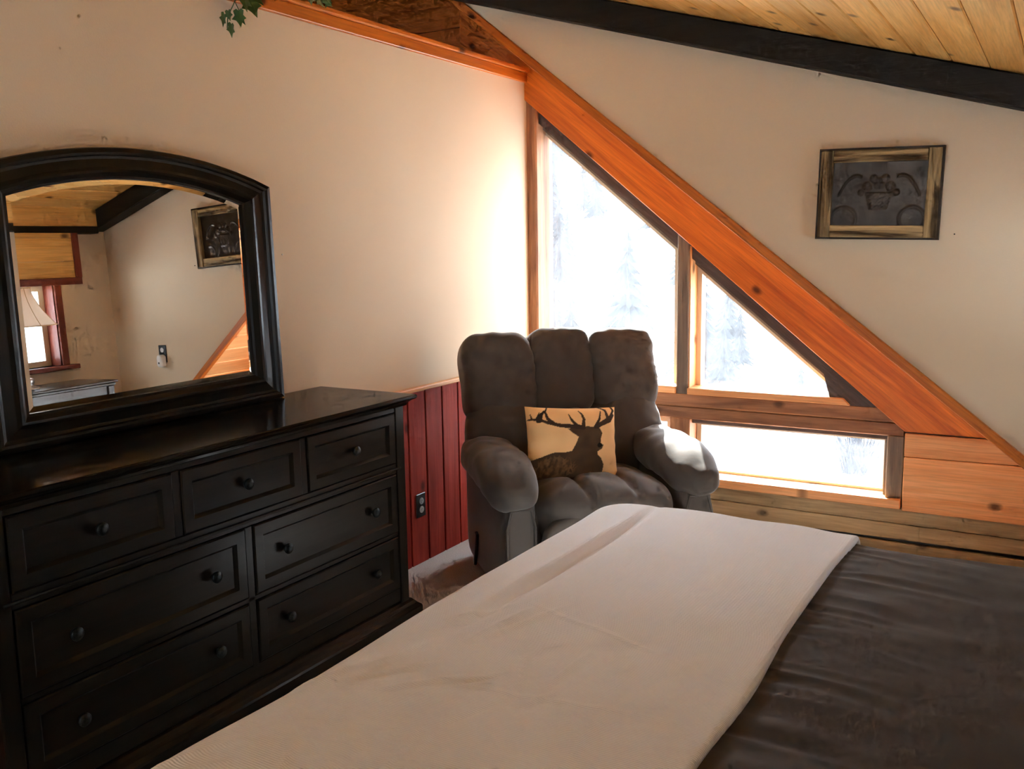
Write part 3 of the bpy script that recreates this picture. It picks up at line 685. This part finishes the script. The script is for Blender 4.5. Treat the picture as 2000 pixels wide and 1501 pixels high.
for k in range(26):
    ca0 = rw.uniform(1.32, 1.78); cb0 = rw.uniform(1.0, 1.95); an = rw.uniform(-.5, .9); ln = rw.uniform(.05, .17)
    WR.append(((ca0 - ln * math.sin(an), cb0 - ln * math.cos(an)), (ca0 + ln * math.sin(an), cb0 + ln * math.cos(an)), rw.uniform(.006, .012), rw.uniform(.003, .006) * rw.choice((1, 1, -1))))
def blanket_fn(u, v):
    b = BY0 - .42 + v * (BY1 - BY0 + .84); a = BX0 - .44 + u * (FX + .13 - BX0 + .44)
    edge = FX + .006 * math.sin(b * 4.2 + .6) + .003 * math.sin(b * 11)
    z = BZ + .026; rr = .013
    a2 = min(a, edge)
    p, n_, hang = drape(a2, b, BX0 - .015, 4.0, BY0 - .012, BY1 + .012, z, .15, .06)
    w = .010 * noise.noise(Vector((a * 1.7, b * 1.7, 2))) + .006 * noise.noise(Vector((a * 6, b * 3.2, 5)))
    w += crease(a2, b, (1.475, 3.02), (1.445, 1.80), .018, -.020) + crease(a2, b, (1.435, 3.0), (1.405, 1.85), .022, .010)
    w += crease(a2, b, (1.50, 2.02), (2.10, 1.83), .006, .0025) + crease(a2, b, (1.55, 1.55), (2.08, 1.62), .007, .0025)
    w += crease(a2, b, (1.78, 1.66), (2.0, 1.36), .012, .003) + crease(a2, b, (1.9, 1.75), (1.95, 1.2), .016, .003)
    for A, B, wd, h in WR: w += crease(a2, b, A, B, wd, h)
    w += .012 * sstep(1.95, 2.1, a2) * math.sin(b * 5.5 + 1) * .5
    if hang > 0: w += .022 * min(1, hang / .2) * math.sin((a + b) * 21 + 2 * noise.noise(Vector((a * 3, b * 3, 0))))
    p = p + n_ * w
    if a > edge:      # the free edge rolls under itself
        s = a - edge; th = min(s / rr, math.pi); p.x += rr * math.sin(th) - max(0, s - rr * math.pi); p -= n_ * rr * (1 - math.cos(th)) * .95
    return p - Vector((1.7, 2.0, BZ))
blk = MB().grid(190, 400, blanket_fn).build('blanket', M['weave'], None, smooth=True, recalc=False)
blk.location = (1.7, 2.0, BZ)
tag(blk, 'cream woven blanket folded back over the foot of the bed', 'blanket')

# ------------------------------------------------------------------ framed tin panel on the gable wall
pc = Vector((1.962, Y0, 1.725))
pic = tag(empty('wall_art', pc, (0, R(1.4), 0)), 'embossed dark tin panel in a rustic barn wood frame', 'wall art')
hw, hh_, fwid = .236, .180, .050
for z_ in (-1, 1): MB().box(-hw + fwid, hw - fwid, -.034, -.004, min(z_ * hh_, z_ * (hh_ - fwid)), max(z_ * hh_, z_ * (hh_ - fwid))).build('frame_rail', M['rustic'], pic, bevel=.003, grain=((1, 0, 0), (0, 0, 1)))
for x_ in (-1, 1): MB().box(min(x_ * hw, x_ * (hw - fwid)), max(x_ * hw, x_ * (hw - fwid)), -.036, -.004, -hh_, hh_).build('frame_stile', M['rustic'], pic, bevel=.003, grain=((0, 0, 1), (1, 0, 0)))
M['darkedge'] = plain('dark_frame_edge', (.03, .018, .01), .6)
m = MB()
for x_ in (-1, 1): m.box(min(x_ * hw, x_ * (hw + .008)), max(x_ * hw, x_ * (hw + .008)), -.030, 0, -hh_ - .008, hh_ + .008)
for z_ in (-1, 1): m.box(-hw, hw, -.030, 0, min(z_ * hh_, z_ * (hh_ + .008)), max(z_ * hh_, z_ * (hh_ + .008)))
m.build('frame_edge', M['darkedge'], pic)
def emboss(x, z):
    h_ = 0.0
    # basket
    t = (z + .065) / .07
    if 0 <= t <= 1:
        wb_ = .035 + .02 * t
        if abs(x) < wb_: h_ += .006 * (1 - (x / wb_) ** 4) + .0012 * math.sin(x * 420) * math.sin(z * 420)
    for fx, fz, fr_ in ((-.045, .03, .020), (0, .042, .024), (.045, .03, .020), (-.022, .062, .016), (.024, .064, .016), (-.07, .005, .013), (.07, .005, .013)):
        d_ = math.hypot(x - fx, z - fz)
        if d_ < fr_: h_ = max(h_, .006 * math.sqrt(1 - (d_ / fr_) ** 2) * (.8 + .2 * math.cos(6 * math.atan2(z - fz, x - fx))))
    for sx_ in (-1, 1):
        d_ = abs(math.hypot(x - sx_ * .135, z + .105) - .05)
        if d_ < .008: h_ += .003 * (1 - d_ / .008)
        d_ = abs(z - .075 + .5 * (abs(x) - .09) ** 2 / .03) if .07 < abs(x) < .16 else 1
        if d_ < .008: h_ += .003 * (1 - d_ / .008)
    h_ *= .75
    return h_ + .0015 * noise.noise(Vector((x * 16, z * 16, 0)))
iw, ih = hw - fwid + .004, hh_ - fwid + .004
MB().grid(110, 84, lambda u, v: ((2 * u - 1) * iw, -.012 - emboss((2 * u - 1) * iw, (2 * v - 1) * ih), (2 * v - 1) * ih)).build('tin_panel', noisy('dark_tin', (.034, .025, .018), (.075, .056, .042), 9, .38, metal=.35), pic, smooth=True, recalc=False)

# ------------------------------------------------------------------ outlets, plug-in, nails
ou = tag(empty('wall_outlet', (.016, 0, 0)), 'black wall outlet on the red wainscot beside the dresser', 'outlet')
ou.location = (.016, 3.607, .293)
MB().box(0, .006, -.037, .037, -.058, .058).build('cover_plate', M['black'], ou, bevel=.003)
for z_ in (-.021, .021):
    s1 = MB().lathe([(.0165, .006), (.0165, .0085), (.015, .009)], (0, 0, z_), 'X', 20).build('socket', noisy('grey_socket', (.42, .42, .40), (.46, .46, .44), 10, .4), ou)
    MB().box(.0085, .0096, -.0065, -.0045, z_ - .003, z_ + .006).box(.0085, .0096, .0045, .0065, z_ - .003, z_ + .006).box(.0085, .0096, -.002, .002, z_ - .010, z_ - .006).build('slots', M['black'], s1)
o2 = tag(empty('wall_outlet', (2.65, Y0, .99)), 'black wall outlet on the gable wall, seen in the mirror', 'outlet')
MB().box(-.037, .037, -.006, 0, -.058, .058).build('cover_plate', M['black'], o2, bevel=.003)
MB().lathe([(.0165, -.006), (.0165, -.0085), (.015, -.009)], (0, 0, .026), 'Y', 20).build('socket', M['white'], o2)
pg = tag(empty('plug_in_freshener', (2.635, Y0 - .006, .945)), 'white plug-in device in the gable wall outlet, seen in the mirror', 'plug-in')
MB().puff((0, -.026, 0), (.026, .024, .042), 4, 8).build('housing', M['white'], pg, smooth=True)
MB().lathe([(.007, -.048), (.007, -.0505), (.005, -.051)], (0, 0, -.012), 'Y', 14).build('sensor', M['black'], pg)
MB().puff((.028, -.022, -.004), (.006, .018, .030), 4, 6).build('cartridge', M['black'], pg, smooth=True)
nm = MB().lathe([(.0035, 0), (.0035, .003), (.002, .004)], (0, 0, 0), 'X', 10).mesh('nail', M['white'], smooth=True)
tag(link('nail', nm, None, (0, 2.766, 1.515)), 'tiny white nail head in the left wall beside the mirror', 'nail')
nm2 = MB().lathe([(.003, 0), (.003, -.003), (.002, -.004)], (0, 0, 0), 'Y', 10).mesh('nail', M['darkedge'], smooth=True)
tag(link('nail', nm2, None, (2.258, Y0, 1.554)), 'small dark nail in the gable wall right of the tin panel', 'nail')

# ------------------------------------------------------------------ ivy on the wall cap
M['leaf'] = noisy('ivy_leaf', (.022, .075, .016), (.06, .16, .035), 40, .5)
M['leafpale'] = noisy('pale_ivy_leaf', (.10, .16, .07), (.26, .33, .20), 40, .5)
LOB = [(0, 0), (.28, -.16), (.62, -.02), (.50, .30), (.86, .56), (.42, .66), (.26, .80), (0, 1.15)]
def leaf_mesh(name, mat):
    prof = LOB + [(-x_, z_) for x_, z_ in LOB[-2:0:-1]]; n = len(prof); m_ = MB()
    vs_ = [(x_ * .72, .10 * abs(x_) - .07 * z_ * z_, -z_) for x_, z_ in prof] + [(0, -.02, -.45)]
    vs_ += [(a, b + .02, c) for a, b, c in vs_]
    k = n + 1; fs = [(i, (i + 1) % n, n) for i in range(n)] + [(k + (i + 1) % n, k + i, k + n) for i in range(n)] + [(i, k + i, k + (i + 1) % n, (i + 1) % n) for i in range(n)]
    return m_.add(vs_, fs).mesh(name, mat, smooth=False)
lm, lmp = leaf_mesh('leaf', M['leaf']), leaf_mesh('leaf', M['leafpale'])
iv = tag(empty('artificial_ivy', (.045, 2.56, 2.49)), 'dark green artificial ivy trailing down from the left wall cap', 'ivy')
rl = random.Random(5)
def leaves(par, lst, me):
    for y, z, s, ry, rz in lst:
        o = link('leaf', me, par, Vector((.045 + rl.uniform(-.006, .02), y, z)) - Vector(par.location)); o.scale = (s, s, s)
        o.rotation_euler = (R(rl.uniform(-18, 18)), R(ry), R(90 + rz))
leaves(iv, [(2.486, 2.352, .040, 12, 20), (2.500, 2.366, .030, -20, -10), (2.552, 2.376, .048, -12, -15), (2.575, 2.372, .036, -35, 10), (2.508, 2.322, .040, 0, 10), (2.572, 2.450, .075, 10, 5), (2.610, 2.440, .070, -15, -15), (2.545, 2.470, .070, 30, 20), (2.635, 2.470, .060, -40, 0), (2.60, 2.50, .06, 5, 30), (2.53, 2.51, .05, 10, -20)], lm)
MB().tube([(.0, .04, .01), (.012, .01, -.03), (.008, -.03, -.10), (.006, -.055, -.14), (.005, -.06, -.18)], .0018, 6).build('stem', M['leaf'], iv, smooth=True)
MB().tube([(.006, -.02, -.08), (.01, -.005, -.11), (.008, 0, -.13)], .0014, 6).build('stem', M['leaf'], iv, smooth=True)
iv2 = tag(empty('artificial_ivy', (.03, 2.97, 2.492)), 'pale sprig of artificial ivy sitting on the left wall cap', 'ivy')
leaves(iv2, [(2.905, 2.525, .045, 30, 15), (2.93, 2.520, .05, 5, -10), (2.955, 2.53, .05, -10, 5), (2.99, 2.515, .040, -30, 0), (2.93, 2.55, .05, 10, 20)], lmp)
leaves(iv2, [(2.90, 2.515, .04, 50, 10), (3.02, 2.515, .045, -65, 0), (3.05, 2.522, .045, -80, 10), (2.97, 2.545, .05, 0, -25)], lm)
MB().tube([(0, -.07, .006), (.01, -.02, .03), (.0, .03, .02), (0, .09, .008)], .0018, 6).build('stem', M['leaf'], iv2, smooth=True)

# ------------------------------------------------------------------ nightstand and lamp (seen in the mirror)
nsd = tag(empty('nightstand', (2.90, 3.575, 0)), 'dark wood nightstand under the right window, seen in the mirror', 'nightstand')
nx0, nx1, ny0, ny1, nzt = 2.70, 3.10, 3.24, 3.91, .862
M['glossdark'] = wood('glossy_dark_wood', (0.03, 0.024, 0.02), (0.06, 0.05, 0.042), 0.22, 12, 0.8, 0.0, 0.05, 0.05, spec=0.7)
bx(nsd, 'body', M['glossdark'], nx0 + .03, nx1, ny0 + .03, ny1 - .03, .08, nzt - .03, bevel=.003, grain=gY)
bx(nsd, 'top', M['glossdark'], nx0, nx1 + .005, ny0, ny1, nzt - .016, nzt, bevel=.005, seg=2, grain=gY)
bx(nsd, 'top_moulding', M['glossdark'], nx0 + .012, nx1, ny0 + .012, ny1 - .012, nzt - .034, nzt - .016, bevel=.004, grain=gY)
for ya, yb in ((ny0 + .02, ny0 + .065), (ny1 - .065, ny1 - .02)): bx(nsd, 'post', M['glossdark'], nx0 + .018, nx0 + .05, ya, yb, .0, nzt - .034, bevel=.003, grain=gz)
for z0, z1 in ((.57, .775), (.335, .55), (.1, .315)):
    d_ = bx(nsd, 'drawer', M['glossdark'], nx0 + .016, nx0 + .04, ny0 + .072, ny1 - .072, z0, z1, bevel=.005, grain=gY)
    o = link('knob', kme, d_, Vector((nx0 + .016, 3.575, (z0 + z1) / 2)) - Vector(nsd.location)); o.rotation_euler = (0, 0, math.pi)
lamp = tag(empty('table_lamp', (2.89, 3.42, nzt)), 'table lamp with a cream bell shade and metal base, seen in the mirror', 'lamp')
MB().lathe([(.062, 0), (.062, .006), (.050, .014), (.034, .022), (.030, .03), (.036, .04), (.036, .06), (.030, .066), (.012, .07)], n=28).build('base', M['pewter'], lamp, smooth=True)
MB().lathe([(.011, .068), (.011, .34), (.016, .345), (.016, .40)], n=16).build('pole', M['pewter'], lamp, smooth=True)
def rib(a, h_): return 1 - .035 * abs(math.sin(a * 4)) ** .5
m = MB(); sp_ = []
for i in range(13):
    t = i / 12; sp_.append((.075 + .125 * (1 - (1 - (1 - t)) ** .62) if False else .075 + .125 * (1 - t) ** 1.6, .385 + .230 * t))
vs_ = []; n = 64
for r_, h_ in sp_: vs_ += [(r_ * rib(2 * math.pi * k / n, h_) * math.cos(2 * math.pi * k / n), r_ * rib(2 * math.pi * k / n, h_) * math.sin(2 * math.pi * k / n), h_) for k in range(n)]
m.add(vs_, [(j * n + k, j * n + (k + 1) % n, (j + 1) * n + (k + 1) % n, (j + 1) * n + k) for j in range(12) for k in range(n)])
shd = m.build('shade', M['shade'], lamp, smooth=True, recalc=False)
for k in range(8):
    a = k * math.pi / 4; MB().tube([(r_ * 1.005 * math.cos(a), r_ * 1.005 * math.sin(a), h_) for r_, h_ in sp_], .002, 5).build('rib', M['darkedge'] if False else M['canvas'], shd)
for r_, h_ in (sp_[0], sp_[-1]): MB().tube([(r_ * 1.0 * math.cos(k * math.pi / 16), r_ * 1.0 * math.sin(k * math.pi / 16), h_) for k in range(33)], .0035, 6).build('trim_ring', M['canvas'], shd)

# ------------------------------------------------------------------ outside: snow, hillside, trees
def ground(x, y):
    dx = x - 2.65; D = math.hypot(dx, y); th = math.degrees(math.atan2(dx, y))
    e = max(-3.0, min(9.0, 0.9 + (th + 29) * .875)); zc = 1.55 + 34 * math.tan(R(e))     # crest of the snow hill, rising to the right
    zc = zc if abs(th) < 70 else -4
    if D < 34: z = -4.0 + (zc + 4.0) * sstep(12, 34, D)
    else: z = max(-6, zc - .45 * (D - 34))
    return z + .3 * noise.noise(Vector((x * .15, y * .15, 0))) * sstep(8, 14, D)
def gpt(u, v):
    th = R(-82 + 140 * u); D = 5.6 + 74 * v ** 1.3; x, y = 2.65 + D * math.sin(th), D * math.cos(th); y = max(y, 5.1)
    return (x, y, ground(x, y))
struct(MB().grid(120, 90, gpt).build('ground_snow', M['snow'], smooth=True, recalc=False), 'snow covered ground and hillside outside')
struct(MB().grid(8, 8, lambda u, v: (3.4 + 90 * u, -60 + 65 * v, -3.6 + .2 * math.sin(u * 9 + v * 7))).build('ground_snow', M['snow'], smooth=True, recalc=False), 'snow covered ground outside the right window')
struct(MB().grid(8, 8, lambda u, v: (-60 + 120 * u, -80 + 77 * v, -3.6 + .2 * math.sin(u * 9 + v * 7))).build('ground_snow', M['snow'], smooth=True, recalc=False), 'snow covered ground behind the house')
def pine_mesh(seed):
    r_ = random.Random(seed); m_ = MB(); L = 11
    for i in range(L):
        t = i / L; zb_ = .12 + .86 * t; rad = .24 * (1 - t) + .02; n = 11; h_ = .15 * (1 - .5 * t); vs_ = [(r_.uniform(-.01, .01), r_.uniform(-.01, .01), zb_ + h_)]
        for k in range(n * 2):
            a = math.pi * k / n; rr = rad * (r_.uniform(.75, 1.1) if k % 2 == 0 else r_.uniform(.35, .6)); vs_.append((rr * math.cos(a), rr * math.sin(a), zb_ - .05 * rr / .2 * (1 if k % 2 == 0 else .2)))
        m_.add(vs_, [(0, 1 + k, 1 + (k + 1) % (2 * n)) for k in range(2 * n)] + [tuple(range(2 * n, 0, -1))])
    return m_.mesh('foliage', M['needles'], recalc=False)
pms = [pine_mesh(s) for s in (1, 2, 3)]
tme = MB().lathe([(.022, 0), (.015, .5), (.004, .98)], n=7).mesh('trunk', M['bark'], smooth=True)
rt = random.Random(21); cnt = 0
def pine(x, y, h_):
    e = tag(empty('pine_tree', (x, y, ground(x, y) - .1), (0, 0, rt.uniform(0, 6))), 'frosted pine tree on the snowy hillside outside the windows', 'tree', 'pine trees on the snowy hillside')
    e.scale = (h_, h_, h_); link('foliage', rt.choice(pms), e); link('trunk', tme, e)
spots = []
def scatter(n_, d0, d1, t0, t1, h0, h1, gap):
    k_ = 0; tries = 0
    while k_ < n_ and tries < 3000:
        tries += 1; D = rt.uniform(d0, d1); th = R(rt.uniform(t0, t1)); h_ = rt.uniform(h0, h1); x, y = 2.65 + D * math.sin(th), D * math.cos(th)
        if all(math.hypot(x - a, y - b) > gap * (h_ + c) for a, b, c in spots): spots.append((x, y, h_)); k_ += 1
scatter(9, 37, 47, -34, -26, 8, 11, .24)       # wood behind the crest
scatter(64, 18, 32, -30, -8, 1.2, 3.0, .23)    # young trees on the slope
for sp3 in spots: pine(*sp3)
shm = []
for s in (1, 2):
    r_ = random.Random(s); m_ = MB()
    for k in range(150):
        a = r_.uniform(0, 6.28); q = r_.uniform(.2, .9); p0_ = Vector((r_.uniform(-.25, .25), r_.uniform(-.25, .25), 0)); p1_ = p0_ + Vector((q * .5 * math.cos(a), q * .5 * math.sin(a), r_.uniform(.5, 1.0)))
        m_.tube([p0_, (p0_ + p1_) / 2 + Vector((0, 0, .06)), p1_], [.03, .022, .008], 4)
    shm.append(m_.mesh('branches', M['brush'], smooth=True))
sh = []
for tries in range(900):
    if len(sh) >= 12: break
    y = rt.uniform(12.5, 18); x = 2.65 + y * math.tan(R(rt.uniform(-22, -9)))
    if all(math.hypot(x - a, y - b) > 1.5 for a, b in sh) and all(math.hypot(x - a, y - b) > .9 + .28 * c for a, b, c in spots): sh.append((x, y))
for x, y in sh:
    o = tag(link('shrub', rt.choice(shm), None, (x, y, ground(x, y) - .05)), 'bare grey shrub poking through the snow outside the low window', 'shrub', 'shrubs in the snow'); o.scale = [rt.uniform(.5, 1.1)] * 3; o.rotation_euler = (0, 0, rt.uniform(0, 6))
